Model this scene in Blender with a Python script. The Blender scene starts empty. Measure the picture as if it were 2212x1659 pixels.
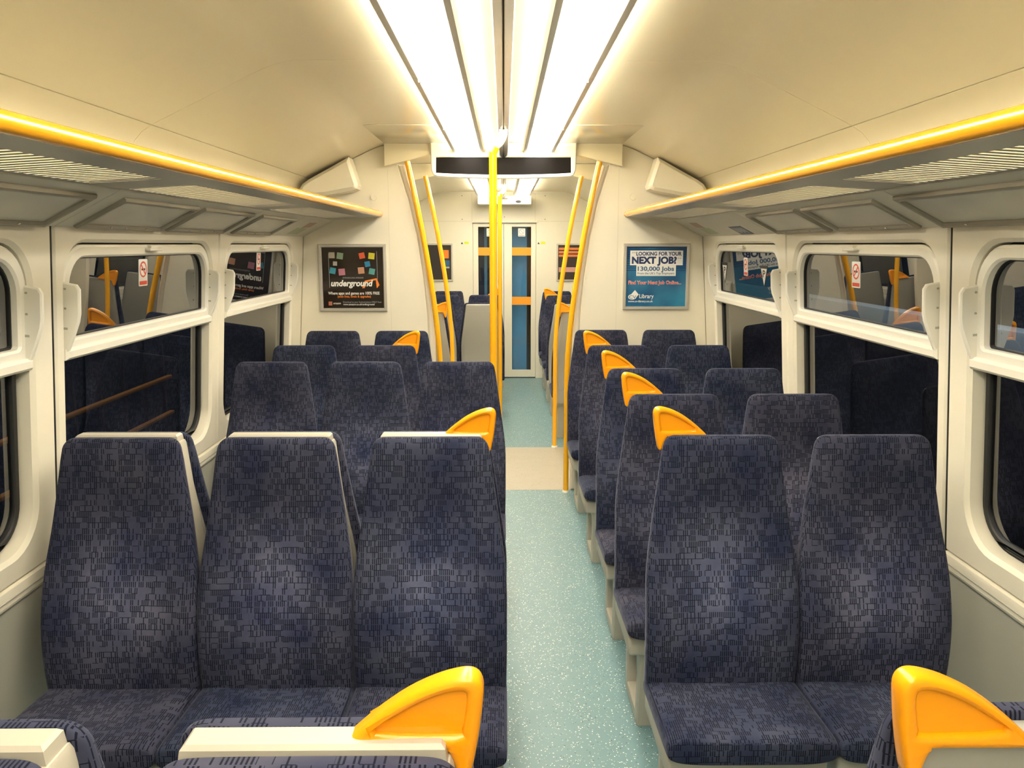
import bpy, bmesh, math, random
import numpy as np
from mathutils import Vector, Matrix
from mathutils.geometry import tessellate_polygon

random.seed(7)
SC = bpy.context.scene
COL = SC.collection
R = math.radians

# ------------------------------------------------------------------ camera, world, exposure
cam_d = bpy.data.cameras.new('camera')
cam_d.sensor_fit = 'HORIZONTAL'
cam_d.sensor_width = 36.0
cam_d.lens = 36.0 * 1750 / 2212
cam_d.clip_start = 0.02
cam = bpy.data.objects.new('camera', cam_d)
COL.objects.link(cam)
cam.location = (0, 0, 1.71)
cam.rotation_euler = (R(90 - 9.775), 0, R(-0.581))
SC.camera = cam
world = bpy.data.worlds.new('night')
SC.world = world
world.use_nodes = True
world.node_tree.nodes['Background'].inputs[0].default_value = (0.35, 0.5, 0.7, 1)
world.node_tree.nodes['Background'].inputs[1].default_value = 0.012
SC.view_settings.view_transform = 'Standard'
SC.view_settings.look = 'None'
SC.view_settings.exposure = 0.68
SC.view_settings.gamma = 1.0
SC.view_settings.use_curve_mapping = False
LAMP = 12.0            # emission of the light diffusers
LAMP_COL = (1.0, 0.93, 0.79)

# ------------------------------------------------------------------ materials
MATS = {}
def mat(name, col, rough=0.4, metal=0.0, spec=0.5, bump=0.0, bscale=200, coat=0.0, var=0.0, vscale=3.0, emit=None, es=0.0):
    if name in MATS: return MATS[name]
    m = bpy.data.materials.new(name); m.use_nodes = True
    nt = m.node_tree; b = nt.nodes['Principled BSDF']
    b.inputs['Base Color'].default_value = (*col, 1)
    b.inputs['Roughness'].default_value = rough
    b.inputs['Metallic'].default_value = metal
    b.inputs['Specular IOR Level'].default_value = spec
    b.inputs['Coat Weight'].default_value = coat
    b.inputs['Coat Roughness'].default_value = 0.12
    tc = nt.nodes.new('ShaderNodeTexCoord')
    if var:
        n = nt.nodes.new('ShaderNodeTexNoise'); n.inputs['Scale'].default_value = vscale; n.inputs['Detail'].default_value = 5
        nt.links.new(tc.outputs['Object'], n.inputs['Vector'])
        mx = nt.nodes.new('ShaderNodeMix'); mx.data_type = 'RGBA'
        mx.inputs[6].default_value = (*[c * (1 - var) for c in col], 1)
        mx.inputs[7].default_value = (*[min(1, c * (1 + var)) for c in col], 1)
        nt.links.new(n.outputs['Fac'], mx.inputs[0]); nt.links.new(mx.outputs[2], b.inputs['Base Color'])
    if bump:
        n = nt.nodes.new('ShaderNodeTexNoise'); n.inputs['Scale'].default_value = bscale
        nt.links.new(tc.outputs['Object'], n.inputs['Vector'])
        bp = nt.nodes.new('ShaderNodeBump'); bp.inputs['Strength'].default_value = bump; bp.inputs['Distance'].default_value = 0.001
        nt.links.new(n.outputs['Fac'], bp.inputs['Height']); nt.links.new(bp.outputs[0], b.inputs['Normal'])
    if emit:
        b.inputs['Emission Color'].default_value = (*emit, 1); b.inputs['Emission Strength'].default_value = es
    MATS[name] = m
    return m

CREAM = mat('cream_plastic', (0.80, 0.755, 0.63), 0.38, var=0.02, vscale=2)
CEIL = mat('ceiling_laminate', (0.80, 0.73, 0.54), 0.24, spec=0.6, var=0.02, vscale=1.5)
GLOSSC = mat('glossy_ceiling_panel', (0.72, 0.65, 0.47), 0.12, spec=0.6)
WHITE = mat('white_frame', (0.83, 0.80, 0.70), 0.32)
GREYW = mat('grey_dado', (0.40, 0.40, 0.34), 0.5, bump=0.15, bscale=600, var=0.04)
METAL = mat('rack_metal', (0.42, 0.40, 0.345), 0.38, metal=0.25, var=0.06, vscale=5)
SLAT = mat('slat_metal', (0.30, 0.28, 0.235), 0.5, metal=0.1)
RAILM = mat('light_rail_metal', (0.55, 0.52, 0.45), 0.35, metal=0.5)
COVE = mat('coving_plastic', (0.60, 0.57, 0.48), 0.4)
COVEPANE = mat('coving_pane', (0.55, 0.53, 0.45), 0.25, var=0.08, vscale=6)
COVEFR = mat('coving_frame', (0.30, 0.275, 0.215), 0.42, metal=0.2)
STEEL = mat('satin_steel', (0.62, 0.60, 0.56), 0.22, metal=0.85)
ALU = mat('poster_aluminium', (0.62, 0.60, 0.55), 0.35, metal=0.6)
YEL = mat('yellow_rail', (0.90, 0.40, 0.008), 0.2, spec=0.6, coat=0.4)
YELP = mat('yellow_pole', (0.95, 0.46, 0.008), 0.22, spec=0.6, coat=0.3)
ORA = mat('orange_handle', (0.95, 0.36, 0.003), 0.25, spec=0.5)
SHELL = mat('seat_shell', (0.36, 0.35, 0.31), 0.45, bump=0.1, bscale=900)
SHELLC = mat('seat_strip', (0.45, 0.42, 0.345), 0.42)
BASE = mat('seat_base', (0.50, 0.465, 0.39), 0.45, var=0.06, vscale=8)
BLACK = mat('black_rubber', (0.012, 0.012, 0.012), 0.5)
SCREEN = mat('dark_screen', (0.010, 0.008, 0.007), 0.30, spec=0.08)
BLUE = mat('blue_paint', (0.12, 0.46, 0.92), 0.4, var=0.15, vscale=3)
BANDO = mat('orange_band', (0.90, 0.36, 0.02), 0.4)
DARK = mat('dark_void', (0.02, 0.02, 0.022), 0.7)
NAVYT = mat('print_navy', (0.01, 0.03, 0.12), 0.4)
WHITET = mat('print_white', (0.85, 0.85, 0.82), 0.35)
GREYT = mat('print_grey', (0.35, 0.38, 0.42), 0.4)
BLUET = mat('print_blue_grey', (0.05, 0.14, 0.28), 0.4)
REDT = mat('print_red', (0.75, 0.06, 0.03), 0.4)
ORT = mat('print_orange', (0.85, 0.22, 0.02), 0.4)
GREENT = mat('print_green', (0.25, 0.42, 0.14), 0.4)
YGT = mat('print_yellow_green', (0.65, 0.75, 0.03), 0.4)
BROWNT = mat('poster_black', (0.022, 0.014, 0.009), 0.10, spec=0.5)

def lamp_mat(name, k):
    m = bpy.data.materials.new(name); m.use_nodes = True
    nt = m.node_tree; b = nt.nodes['Principled BSDF']
    b.inputs['Base Color'].default_value = (0.9, 0.9, 0.88, 1)
    b.inputs['Emission Color'].default_value = (*LAMP_COL, 1)
    b.inputs['Emission Strength'].default_value = LAMP * k
    return m
DIFF = lamp_mat('lit_diffuser', 1.0)
UPL = lamp_mat('lit_upper_lens', 2.0)

def poster_blue():
    m = bpy.data.materials.new('poster_blue'); m.use_nodes = True
    nt = m.node_tree; b = nt.nodes['Principled BSDF']; b.inputs['Roughness'].default_value = 0.16
    tc = nt.nodes.new('ShaderNodeTexCoord')
    n = nt.nodes.new('ShaderNodeTexNoise'); n.inputs['Scale'].default_value = 4
    nt.links.new(tc.outputs['Object'], n.inputs['Vector'])
    cr = nt.nodes.new('ShaderNodeValToRGB')
    cr.color_ramp.elements[0].position = .35; cr.color_ramp.elements[0].color = (0.008, 0.07, 0.20, 1)
    cr.color_ramp.elements[1].position = .7; cr.color_ramp.elements[1].color = (0.04, 0.24, 0.42, 1)
    nt.links.new(n.outputs['Fac'], cr.inputs[0]); nt.links.new(cr.outputs[0], b.inputs['Base Color'])
    return m
PBLUE = poster_blue()

def fabric():
    m = bpy.data.materials.new('moquette'); m.use_nodes = True
    nt = m.node_tree; N = nt.nodes; L = nt.links; b = N['Principled BSDF']
    def mth(op, a, c=None, d=None):
        n = N.new('ShaderNodeMath'); n.operation = op
        for i, v in enumerate((a, c, d)):
            if v is None: continue
            if isinstance(v, (int, float)): n.inputs[i].default_value = v
            else: L.new(v, n.inputs[i])
        return n.outputs[0]
    def wn(x, y):
        c = N.new('ShaderNodeCombineXYZ'); L.new(x, c.inputs[0]); L.new(y, c.inputs[1])
        w = N.new('ShaderNodeTexWhiteNoise'); w.noise_dimensions = '2D'; L.new(c.outputs[0], w.inputs['Vector'])
        return w.outputs['Value']
    uv = N.new('ShaderNodeUVMap'); uv.uv_map = 'UVMap'
    oi = N.new('ShaderNodeObjectInfo')
    sp = N.new('ShaderNodeSeparateXYZ'); L.new(uv.outputs[0], sp.inputs[0])
    u = mth('ADD', sp.outputs[0], mth('MULTIPLY', oi.outputs['Random'], 3.7))
    v = mth('ADD', sp.outputs[1], mth('MULTIPLY', oi.outputs['Random'], 5.3))
    vs = mth('DIVIDE', v, 0.0165); row = mth('FLOOR', vs); vr = mth('FRACT', vs)
    us = mth('DIVIDE', u, 0.0056); cu = mth('FLOOR', us); ur = mth('FRACT', us)
    p1 = mth('GREATER_THAN', wn(cu, row), 0.30)
    ln = mth('MULTIPLY', mth('LESS_THAN', ur, 0.46), p1)
    ln = mth('MULTIPLY', ln, mth('LESS_THAN', vr, 0.90))
    bs = mth('ADD', mth('DIVIDE', u, 0.017), mth('MULTIPLY', wn(row, row), 7.0)); bu = mth('FLOOR', bs)
    p2 = mth('GREATER_THAN', wn(bu, row), 0.60)
    hz = mth('MULTIPLY', mth('GREATER_THAN', vr, 0.90), p2)
    p3 = mth('GREATER_THAN', wn(bu, mth('ADD', row, 31.5)), 0.20)
    dk = mth('MAXIMUM', mth('MULTIPLY', ln, p3), hz)
    tc = N.new('ShaderNodeTexCoord')
    va = N.new('ShaderNodeVectorMath'); va.operation = 'ADD'; L.new(tc.outputs['Object'], va.inputs[0])
    cx = N.new('ShaderNodeCombineXYZ'); L.new(mth('MULTIPLY', oi.outputs['Random'], 40), cx.inputs[0]); L.new(cx.outputs[0], va.inputs[1])
    ns = N.new('ShaderNodeTexNoise'); ns.inputs['Scale'].default_value = 7; ns.inputs['Detail'].default_value = 4
    L.new(va.outputs[0], ns.inputs['Vector'])
    cr = N.new('ShaderNodeValToRGB')
    cr.color_ramp.elements[0].position = .30; cr.color_ramp.elements[0].color = (0.032, 0.036, 0.074, 1)
    cr.color_ramp.elements[1].position = .72; cr.color_ramp.elements[1].color = (0.094, 0.092, 0.130, 1)
    L.new(ns.outputs['Fac'], cr.inputs[0])
    mx = N.new('ShaderNodeMix'); mx.data_type = 'RGBA'
    hue = N.new('ShaderNodeMix'); hue.data_type = 'RGBA'; hue.blend_type = 'MULTIPLY'; L.new(mth('FRACT', mth('MULTIPLY', oi.outputs['Random'], 13.7)), hue.inputs[0])
    L.new(cr.outputs[0], hue.inputs[6]); hue.inputs[7].default_value = (0.78, 0.92, 1.02, 1)
    # overhead light painted paler on lower backs, shade darker at heads; cushions rubbed paler
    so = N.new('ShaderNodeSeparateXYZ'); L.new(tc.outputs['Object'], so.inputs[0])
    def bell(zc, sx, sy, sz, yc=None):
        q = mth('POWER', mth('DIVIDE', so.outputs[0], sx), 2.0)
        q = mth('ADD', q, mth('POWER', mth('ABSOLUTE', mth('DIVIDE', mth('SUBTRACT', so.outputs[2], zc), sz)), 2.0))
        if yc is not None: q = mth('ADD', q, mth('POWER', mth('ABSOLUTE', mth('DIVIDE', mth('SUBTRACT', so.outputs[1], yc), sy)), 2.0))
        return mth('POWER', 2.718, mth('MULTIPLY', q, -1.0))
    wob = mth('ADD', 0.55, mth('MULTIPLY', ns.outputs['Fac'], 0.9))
    lit_rub = mth('MULTIPLY', mth('ADD', bell(0.70, 0.13, 1, 0.17), mth('MULTIPLY', bell(0.45, 0.18, 0.16, 0.06, -0.13), 0.25)), wob)
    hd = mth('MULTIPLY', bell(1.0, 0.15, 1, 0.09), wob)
    gain = mth('SUBTRACT', mth('ADD', 0.78, mth('MULTIPLY', lit_rub, 0.95)), mth('MULTIPLY', hd, 0.22))
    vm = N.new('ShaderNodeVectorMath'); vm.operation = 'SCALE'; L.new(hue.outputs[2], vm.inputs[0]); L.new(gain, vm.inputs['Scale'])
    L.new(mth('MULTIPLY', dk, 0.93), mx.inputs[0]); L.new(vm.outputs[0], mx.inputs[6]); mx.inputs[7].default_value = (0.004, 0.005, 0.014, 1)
    L.new(mx.outputs[2], b.inputs['Base Color'])
    b.inputs['Roughness'].default_value = 0.9
    b.inputs['Specular IOR Level'].default_value = 0.15
    b.inputs['Sheen Weight'].default_value = 0.22
    b.inputs['Sheen Roughness'].default_value = 0.35
    b.inputs['Sheen Tint'].default_value = (0.45, 0.47, 0.62, 1)
    bp = N.new('ShaderNodeBump'); bp.inputs['Strength'].default_value = 0.25; bp.inputs['Distance'].default_value = 0.001
    L.new(mth('SUBTRACT', 1.0, dk), bp.inputs['Height']); L.new(bp.outputs[0], b.inputs['Normal'])
    return m
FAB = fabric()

def floor_mat(name, c0, c1, speck, thr):
    m = bpy.data.materials.new(name); m.use_nodes = True
    nt = m.node_tree; N = nt.nodes; L = nt.links; b = N['Principled BSDF']
    tc = N.new('ShaderNodeTexCoord')
    n = N.new('ShaderNodeTexNoise'); n.inputs['Scale'].default_value = 9; n.inputs['Detail'].default_value = 6
    L.new(tc.outputs['Object'], n.inputs['Vector'])
    mx = N.new('ShaderNodeMix'); mx.data_type = 'RGBA'
    mx.inputs[6].default_value = (*c0, 1); mx.inputs[7].default_value = (*c1, 1); L.new(n.outputs['Fac'], mx.inputs[0])
    prev = mx.outputs[2]
    for sc, t, col in ((150, thr, speck), (260, thr + 0.03, speck), (120, 0.93, [c * 0.55 for c in c0])):
        vo = N.new('ShaderNodeTexVoronoi'); vo.inputs['Scale'].default_value = sc
        L.new(tc.outputs['Object'], vo.inputs['Vector'])
        sr = N.new('ShaderNodeSeparateColor'); L.new(vo.outputs['Color'], sr.inputs[0])
        g = N.new('ShaderNodeMath'); g.operation = 'GREATER_THAN'; L.new(sr.outputs[0], g.inputs[0]); g.inputs[1].default_value = t
        d = N.new('ShaderNodeMath'); d.operation = 'LESS_THAN'; L.new(vo.outputs['Distance'], d.inputs[0]); d.inputs[1].default_value = 0.36
        a = N.new('ShaderNodeMath'); a.operation = 'MULTIPLY'; L.new(g.outputs[0], a.inputs[0]); L.new(d.outputs[0], a.inputs[1])
        m2 = N.new('ShaderNodeMix'); m2.data_type = 'RGBA'; L.new(a.outputs[0], m2.inputs[0]); L.new(prev, m2.inputs[6]); m2.inputs[7].default_value = (*col, 1)
        prev = m2.outputs[2]
    L.new(prev, b.inputs['Base Color']); b.inputs['Roughness'].default_value = 0.42
    return m
FLOORB = floor_mat('blue_vinyl', (0.125, 0.235, 0.258), (0.165, 0.285, 0.305), (0.92, 0.90, 0.78), 0.915)
FLOORC = floor_mat('cream_vinyl', (0.36, 0.325, 0.25), (0.42, 0.38, 0.30), (0.46, 0.42, 0.33), 0.90)

def glass(name, ior=2.0, tint=0.6):
    m = bpy.data.materials.new(name); m.use_nodes = True
    nt = m.node_tree; N = nt.nodes; L = nt.links
    N.remove(N['Principled BSDF']); out = N['Material Output']
    t = N.new('ShaderNodeBsdfTransparent'); t.inputs[0].default_value = (tint, tint, tint, 1)
    g = N.new('ShaderNodeBsdfGlossy'); g.inputs['Roughness'].default_value = 0.0; g.inputs['Color'].default_value = (0.95, 0.95, 0.95, 1)
    f = N.new('ShaderNodeFresnel'); f.inputs['IOR'].default_value = ior
    ge = N.new('ShaderNodeNewGeometry')          # reflect at the first face only, pass straight out of the second
    fl = N.new('ShaderNodeMath'); fl.operation = 'SUBTRACT'; fl.inputs[0].default_value = 1.0; L.new(ge.outputs['Backfacing'], fl.inputs[1])
    fm = N.new('ShaderNodeMath'); fm.operation = 'MULTIPLY'; L.new(f.outputs[0], fm.inputs[0]); L.new(fl.outputs[0], fm.inputs[1])
    x = N.new('ShaderNodeMixShader'); L.new(fm.outputs[0], x.inputs[0]); L.new(t.outputs[0], x.inputs[1]); L.new(g.outputs[0], x.inputs[2])
    L.new(x.outputs[0], out.inputs[0])
    return m
GLASS = glass('window_glass', 2.9, 0.75)
GLASSL = glass('tinted_window_glass', 2.2, 0.6)
DGLASS = glass('door_glass', 1.5, 0.85)

# ------------------------------------------------------------------ mesh helpers
def finish(name, bm, m, parent=None, smooth=35, kind=None):
    bmesh.ops.recalc_face_normals(bm, faces=bm.faces)
    me = bpy.data.meshes.new(name); bm.to_mesh(me); bm.free()
    if m: me.materials.append(m)
    if smooth:
        me.shade_smooth(); me.set_sharp_from_angle(angle=R(smooth))
    o = bpy.data.objects.new(name, me); COL.objects.link(o)
    if parent: o.parent = parent
    if kind: o['kind'] = kind
    return o

def add_box(bm, x0, x1, y0, y1, z0, z1, bev=0.0, M=None):
    vs = [bm.verts.new((x, y, z)) for z in (z0, z1) for y in (y0, y1) for x in (x0, x1)]
    fs = [(0, 1, 3, 2), (4, 6, 7, 5), (0, 4, 5, 1), (2, 3, 7, 6), (0, 2, 6, 4), (1, 5, 7, 3)]
    nf = [bm.faces.new([vs[i] for i in f]) for f in fs]
    if bev:
        es = list({e for f in nf for e in f.edges})
        r = bmesh.ops.bevel(bm, geom=es, offset=bev, segments=2, affect='EDGES', profile=0.5)
        vs = list({v for f in r['faces'] for v in f.verts} | {v for v in vs if v.is_valid})
    if M is not None:
        for v in vs: v.co = M @ v.co
    return vs

def box(name, x0, x1, y0, y1, z0, z1, m, parent=None, bev=0.0, kind=None, M=None):
    bm = bmesh.new(); add_box(bm, x0, x1, y0, y1, z0, z1, bev, M)
    return finish(name, bm, m, parent, 35, kind)

def rrect(x0, x1, y0, y1, r, n=7):
    if isinstance(r, (int, float)): r = (r,) * 4          # bl, br, tr, tl
    out = []
    for (cx, cy, a0, rr) in ((x0, y0, 180, r[0]), (x1, y0, 270, r[1]), (x1, y1, 0, r[2]), (x0, y1, 90, r[3])):
        sx = 1 if cx == x0 else -1; sy = 1 if cy == y0 else -1
        if rr < 1e-6: out.append((cx, cy)); continue
        for k in range(n + 1):
            a = R(a0 + 90 * k / n)
            out.append((cx + sx * rr + rr * math.cos(a), cy + sy * rr + rr * math.sin(a)))
    return out

def area(p):
    return sum(p[i][0] * p[(i + 1) % len(p)][1] - p[(i + 1) % len(p)][0] * p[i][1] for i in range(len(p))) / 2

def inset(p, d):
    n = len(p); out = []
    for i in range(n):
        a, b, c = Vector(p[i - 1]), Vector(p[i]), Vector(p[(i + 1) % n])
        e1 = (b - a).normalized(); e2 = (c - b).normalized()
        n1 = Vector((-e1.y, e1.x)); n2 = Vector((-e2.y, e2.x))
        k = n1 + n2
        if k.length < 1e-6: k = n1
        k.normalize(); q = max(0.35, k.dot(n1))
        out.append(tuple(b + k * (d / q)))
    return out

def add_plate(bm, outer, holes, t, bev=0.0, M=None, both=True, nb=1):
    """plate in local xy from z=0 (back) to z=t (front); material chamfered by bev at the front (and back)"""
    loops = []
    for i, l in enumerate([outer] + list(holes)):
        l = list(l)
        if (area(l) > 0) != (i == 0): l.reverse()          # material always on the left
        loops.append(l)
    layers = []
    arc = [(bev * (1 - math.sin(a * math.pi / 2 / nb)), bev * (1 - math.cos(a * math.pi / 2 / nb))) for a in range(nb + 1)] if bev else [(0.0, 0.0)]
    layers += arc if both else [(0.0, 0.0)]
    layers += [(i_, t - z_) for i_, z_ in reversed(arc)]
    ring = []
    for l in loops:
        rl = []
        for (ins, z) in layers:
            q = inset(l, ins) if ins else l
            rl.append([bm.verts.new((M @ Vector((x, y, z))) if M is not None else (x, y, z)) for x, y in q])
        ring.append(rl)
        n = len(l)
        for a, b in zip(rl[:-1], rl[1:]):
            for i in range(n):
                j = (i + 1) % n
                bm.faces.new((a[i], a[j], b[j], b[i]))
    for li, (ins, z) in ((0, layers[0]), (-1, layers[-1])):
        pl = [[Vector((x, y, 0)) for x, y in (inset(l, ins) if ins else l)] for l in loops]
        flat = [v for rl in ring for v in rl[li]]
        for tri in tessellate_polygon(pl):
            if len(set(tri)) == 3:
                try: bm.faces.new([flat[i] for i in tri])
                except ValueError: pass

def plate(name, outer, holes, t, m, parent=None, bev=0.0, M=None, kind=None, both=True, smooth=35):
    bm = bmesh.new(); add_plate(bm, outer, holes, t, bev, M, both)
    return finish(name, bm, m, parent, smooth, kind)

def smooth_loop(p, n):
    out = []; m = len(p)
    for i in range(m):
        a, b, c, d = (Vector(p[(i + k) % m]) for k in (-1, 0, 1, 2))
        for k in range(n):
            t = k / n
            out.append(tuple(0.5 * ((2 * b) + (c - a) * t + (2 * a - 5 * b + 4 * c - d) * t * t + (3 * b - a - 3 * c + d) * t ** 3)))
    return out

def add_loft(bm, rings, cap=True, closed=True):
    rr = [[bm.verts.new(p) for p in r] for r in rings]
    n = len(rr[0])
    for a, b in zip(rr[:-1], rr[1:]):
        for i in range(n if closed else n - 1):
            j = (i + 1) % n
            bm.faces.new((a[i], a[j], b[j], b[i]))
    if cap:
        bm.faces.new(rr[0]); bm.faces.new(list(reversed(rr[-1])))
    return rr

def add_tube(bm, pts, r, seg=16, cap=True):
    pts = [Vector(p) for p in pts]; rings = []
    up = Vector((0.31, 0.77, 0.55)).normalized()
    for i, p in enumerate(pts):
        d = (pts[min(i + 1, len(pts) - 1)] - pts[max(i - 1, 0)]).normalized()
        a = d.cross(up).normalized(); b = d.cross(a).normalized()
        rr = r[i] if isinstance(r, (list, tuple)) else r
        rings.append([p + (a * math.cos(2 * math.pi * k / seg) + b * math.sin(2 * math.pi * k / seg)) * rr for k in range(seg)])
    add_loft(bm, rings, cap)

def tube(name, pts, r, m, parent=None, seg=16):
    bm = bmesh.new(); add_tube(bm, pts, r, seg)
    return finish(name, bm, m, parent, 50)

def tag(o, label, cat, group=None):
    o['label'] = label; o['category'] = cat
    if group: o['group'] = group
    return o

def thing(name, label=None, cat=None, loc=(0, 0, 0), rz=0, group=None, kind=None):
    o = bpy.data.objects.new(name, None); COL.objects.link(o)
    o.empty_display_size = 0.1; o.location = loc; o.rotation_euler = (0, 0, rz)
    if label: o['label'] = label
    if cat: o['category'] = cat
    if group: o['group'] = group
    if kind: o['kind'] = kind
    return o

_txt = {}
def text(name, s, x0, x1, y0, m, parent, M, h=None, shear=0.0, bold=0.0, depth=0.0006):
    """lettering from x0 to x1 on baseline y0 in the local xy plane of M; stretched to cap height h"""
    cu = bpy.data.curves.new('txt', 'FONT'); cu.body = s; cu.size = 1.0; cu.shear = shear; cu.offset = bold; cu.resolution_u = 3
    o = bpy.data.objects.new('txt', cu); COL.objects.link(o)
    bpy.context.view_layer.update()
    me = bpy.data.meshes.new_from_object(o.evaluated_get(bpy.context.evaluated_depsgraph_get()))
    bpy.data.objects.remove(o); bpy.data.curves.remove(cu)
    xs = [v.co.x for v in me.vertices]; a, b = min(xs), max(xs)
    k = (x1 - x0) / (b - a); ky = k if h is None else h / 0.70
    for v in me.vertices:
        v.co = M @ Vector((x0 + (v.co.x - a) * k, y0 + v.co.y * ky, depth))
    me.name = name; me.materials.append(m)
    ob = bpy.data.objects.new(name, me); COL.objects.link(ob); ob.parent = parent
    return ob

# ------------------------------------------------------------------ setting: floor
Y0, YE = -2.2, 10.37                     # carriage from behind the viewer to the end door
YP, YQ = 5.50, 6.80                      # the two screens of the vestibule
f = box('floor', -1.42, 1.42, Y0, 10.6, -0.05, -0.004, FLOORB, kind='structure')
box('vinyl_sheet', -1.40, 1.40, Y0, 5.515, -0.004, 0.0, FLOORB, f)
box('vinyl_sheet', -1.40, 1.40, 5.517, 6.738, -0.004, 0.0, FLOORC, f)
box('vinyl_sheet', -1.40, 1.40, 6.740, 10.6, -0.004, 0.0, FLOORB, f)

# ------------------------------------------------------------------ setting: side walls with windows
SL = 0.072
def wallM(s):
    """local (along train, up the wall, inward) -> world"""
    eb = Vector((-s * SL, 0, 1)); en = Vector((-s, 0, -SL)).normalized()
    return Matrix(((0, eb.x, en.x, s * (1.335 + 1.75 * SL)), (1, 0, 0, 0), (0, eb.z, en.z, 0), (0, 0, 0, 1)))
OPEN = [(-0.42, 0.85), (1.06, 2.335), (2.515, 3.79), (3.975, 5.24), (7.02, 8.28), (8.46, 9.72)]
SEAM = 2.452
WB, WT = 0.825, 1.715                    # window opening
def winloop(a, b, d=0.0):
    return rrect(a + d, b - d, WB + d, WT - d, 0.13 - d * 0.6, 8)
wn_ = 0
for s, side in ((-1, 'left'), (1, 'right')):
    M = wallM(s)
    w = thing('wall_' + side, kind='structure')
    for (ya, yb) in ((Y0, 0.955), (0.959, SEAM - 0.003), (SEAM + 0.003, 3.880), (3.8815, 5.50), (5.50, 6.85), (6.852, YE)):
        holes = [winloop(a, b) for (a, b) in OPEN if a > ya and b < yb]
        if (ya, yb) == (5.50, 6.85):
            holes = []
        plate('wall_panel', [(ya, 0.745), (yb, 0.745), (yb, 1.80), (ya, 1.80)], holes, 0.055, CREAM, w, bev=0.012,
              M=M @ Matrix.Translation((0, 0, -0.055)), both=False)
    for y_ in (SEAM, 0.957):
        box('seam_strip', y_ - 0.0025, y_ + 0.0025, 0.745, 1.80, -0.05, -0.004, BLACK, w, M=M)
    # dado: ledge strip and lower grey panel
    box('ledge', Y0, YE, 0.690, 0.745, -0.05, 0.006, CREAM, w, bev=0.004, M=M)
    bm = bmesh.new()
    add_box(bm, Y0, YE, 0.694, 0.700, 0.004, 0.0075, 0, M)
    add_box(bm, Y0, YE, 0.712, 0.716, 0.004, 0.0075, 0, M)
    finish('ledge_groove', bm, GREYW, w)
    box('dado_panel', Y0, YE, 0.0, 0.690, -0.05, -0.002, GREYW, w, M=M)
    # windows
    for (a, b) in OPEN:
        wn_ += 1
        W = thing('window_%d' % wn_, kind='structure')
        hop = winloop(a, b, 0.007)
        # hopper light: frame with glass, rounded above and square below
        fr = [(x, y) for (x, y) in hop if y > 1.45]
        fr = [(a + 0.007, 1.375)] + [(b - 0.007, 1.375)] + sorted([q for q in fr if q[0] > (a + b) / 2], key=lambda q: (q[1], -q[0])) \
            + sorted([q for q in fr if q[0] <= (a + b) / 2], key=lambda q: (-q[1], -q[0]))
        gl = rrect(a + 0.045, b - 0.045, 1.415, 1.668, (0.012, 0.012, 0.10, 0.10), 8)
        Mh = M @ Matrix.Translation((0, 0, -0.040))
        hf = plate('hopper_frame', fr, [gl], 0.032, WHITE, W, bev=0.007, M=Mh)
        plate('hopper_gasket', gl, [inset(gl if area(gl) > 0 else gl[::-1], 0.005)], 0.012, BLACK, hf, M=M @ Matrix.Translation((0, 0, -0.044)))
        plate('hopper_pane', inset(gl, 0.003), [], 0.004, GLASS, hf, M=M @ Matrix.Translation((0, 0, -0.042)), smooth=0)
        # transom rail below the hopper
        tr = plate('transom', [(a + 0.002, 1.352), (b - 0.002, 1.352), (b - 0.002, 1.388), (a + 0.002, 1.388)], [], 0.045, WHITE, W, bev=0.008, M=Mh)
        # fixed lower light
        lo = rrect(a + 0.015, b - 0.015, WB + 0.015, 1.36, (0.115, 0.115, 0.01, 0.01), 8)
        plate('gasket', lo, [inset(lo, 0.022)], 0.016, BLACK, W, bev=0.004, M=M @ Matrix.Translation((0, 0, -0.056)))
        plate('fixed_pane', inset(lo, 0.004), [], 0.005, GLASSL, W, M=M @ Matrix.Translation((0, 0, -0.056)), smooth=0)
        # dark rebate behind the gap round the hopper
        plate('rebate', winloop(a, b, -0.02), [inset(winloop(a, b, 0.0), 0.030)], 0.006, BLACK, W, M=M @ Matrix.Translation((0, 0, -0.062)))
        # small catch on the top rail
        bm = bmesh.new()
        add_box(bm, (a + b) / 2 - 0.055, (a + b) / 2 + 0.055, 1.686, 1.696, -0.010, 0.014, 0.003, M)
        add_box(bm, (a + b) / 2 - 0.03, (a + b) / 2 + 0.03, 1.694, 1.708, -0.012, 0.006, 0.003, M)
        finish('catch', bm, WHITE, hf)
        # hinge plates either side, with screws
        prof = [(-0.036, 1.368), (0.0, 1.372), (0.018, 1.42), (0.036, 1.475), (0.040, 1.50), (0.040, 1.575), (0.030, 1.590), (-0.036, 1.598)]
        for (yy, t, front) in ((a + 0.004, 0.018, 1), (b - 0.022, 0.018, 1)):
            Mp = M @ Matrix(((0, 0, 1, yy), (0, 1, 0, 0), (1, 0, 0, 0), (0, 0, 0, 1)))
            hp = plate('stay_plate', prof, [], t, WHITE, W, bev=0.004, M=Mp)
            if front and a > 0.9 and a < 5:
                for (sx, sz) in ((-0.002, 1.575), (-0.002, 1.515), (-0.012, 1.405)):
                    bm = bmesh.new()
                    r_ = bmesh.ops.create_cone(bm, cap_ends=True, segments=10, radius1=0.0035, radius2=0.0035, depth=0.003)
                    for v in r_['verts']: v.co = Mp @ (Vector((sx, sz, -0.0008)) + v.co)
                    finish('screw', bm, GREYW, hp)
                bm = bmesh.new(); add_box(bm, -0.022, 0.004, 1.449, 1.456, -0.0012, 0.002, 0, Mp); finish('slot', bm, GREYW, hp)

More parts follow.
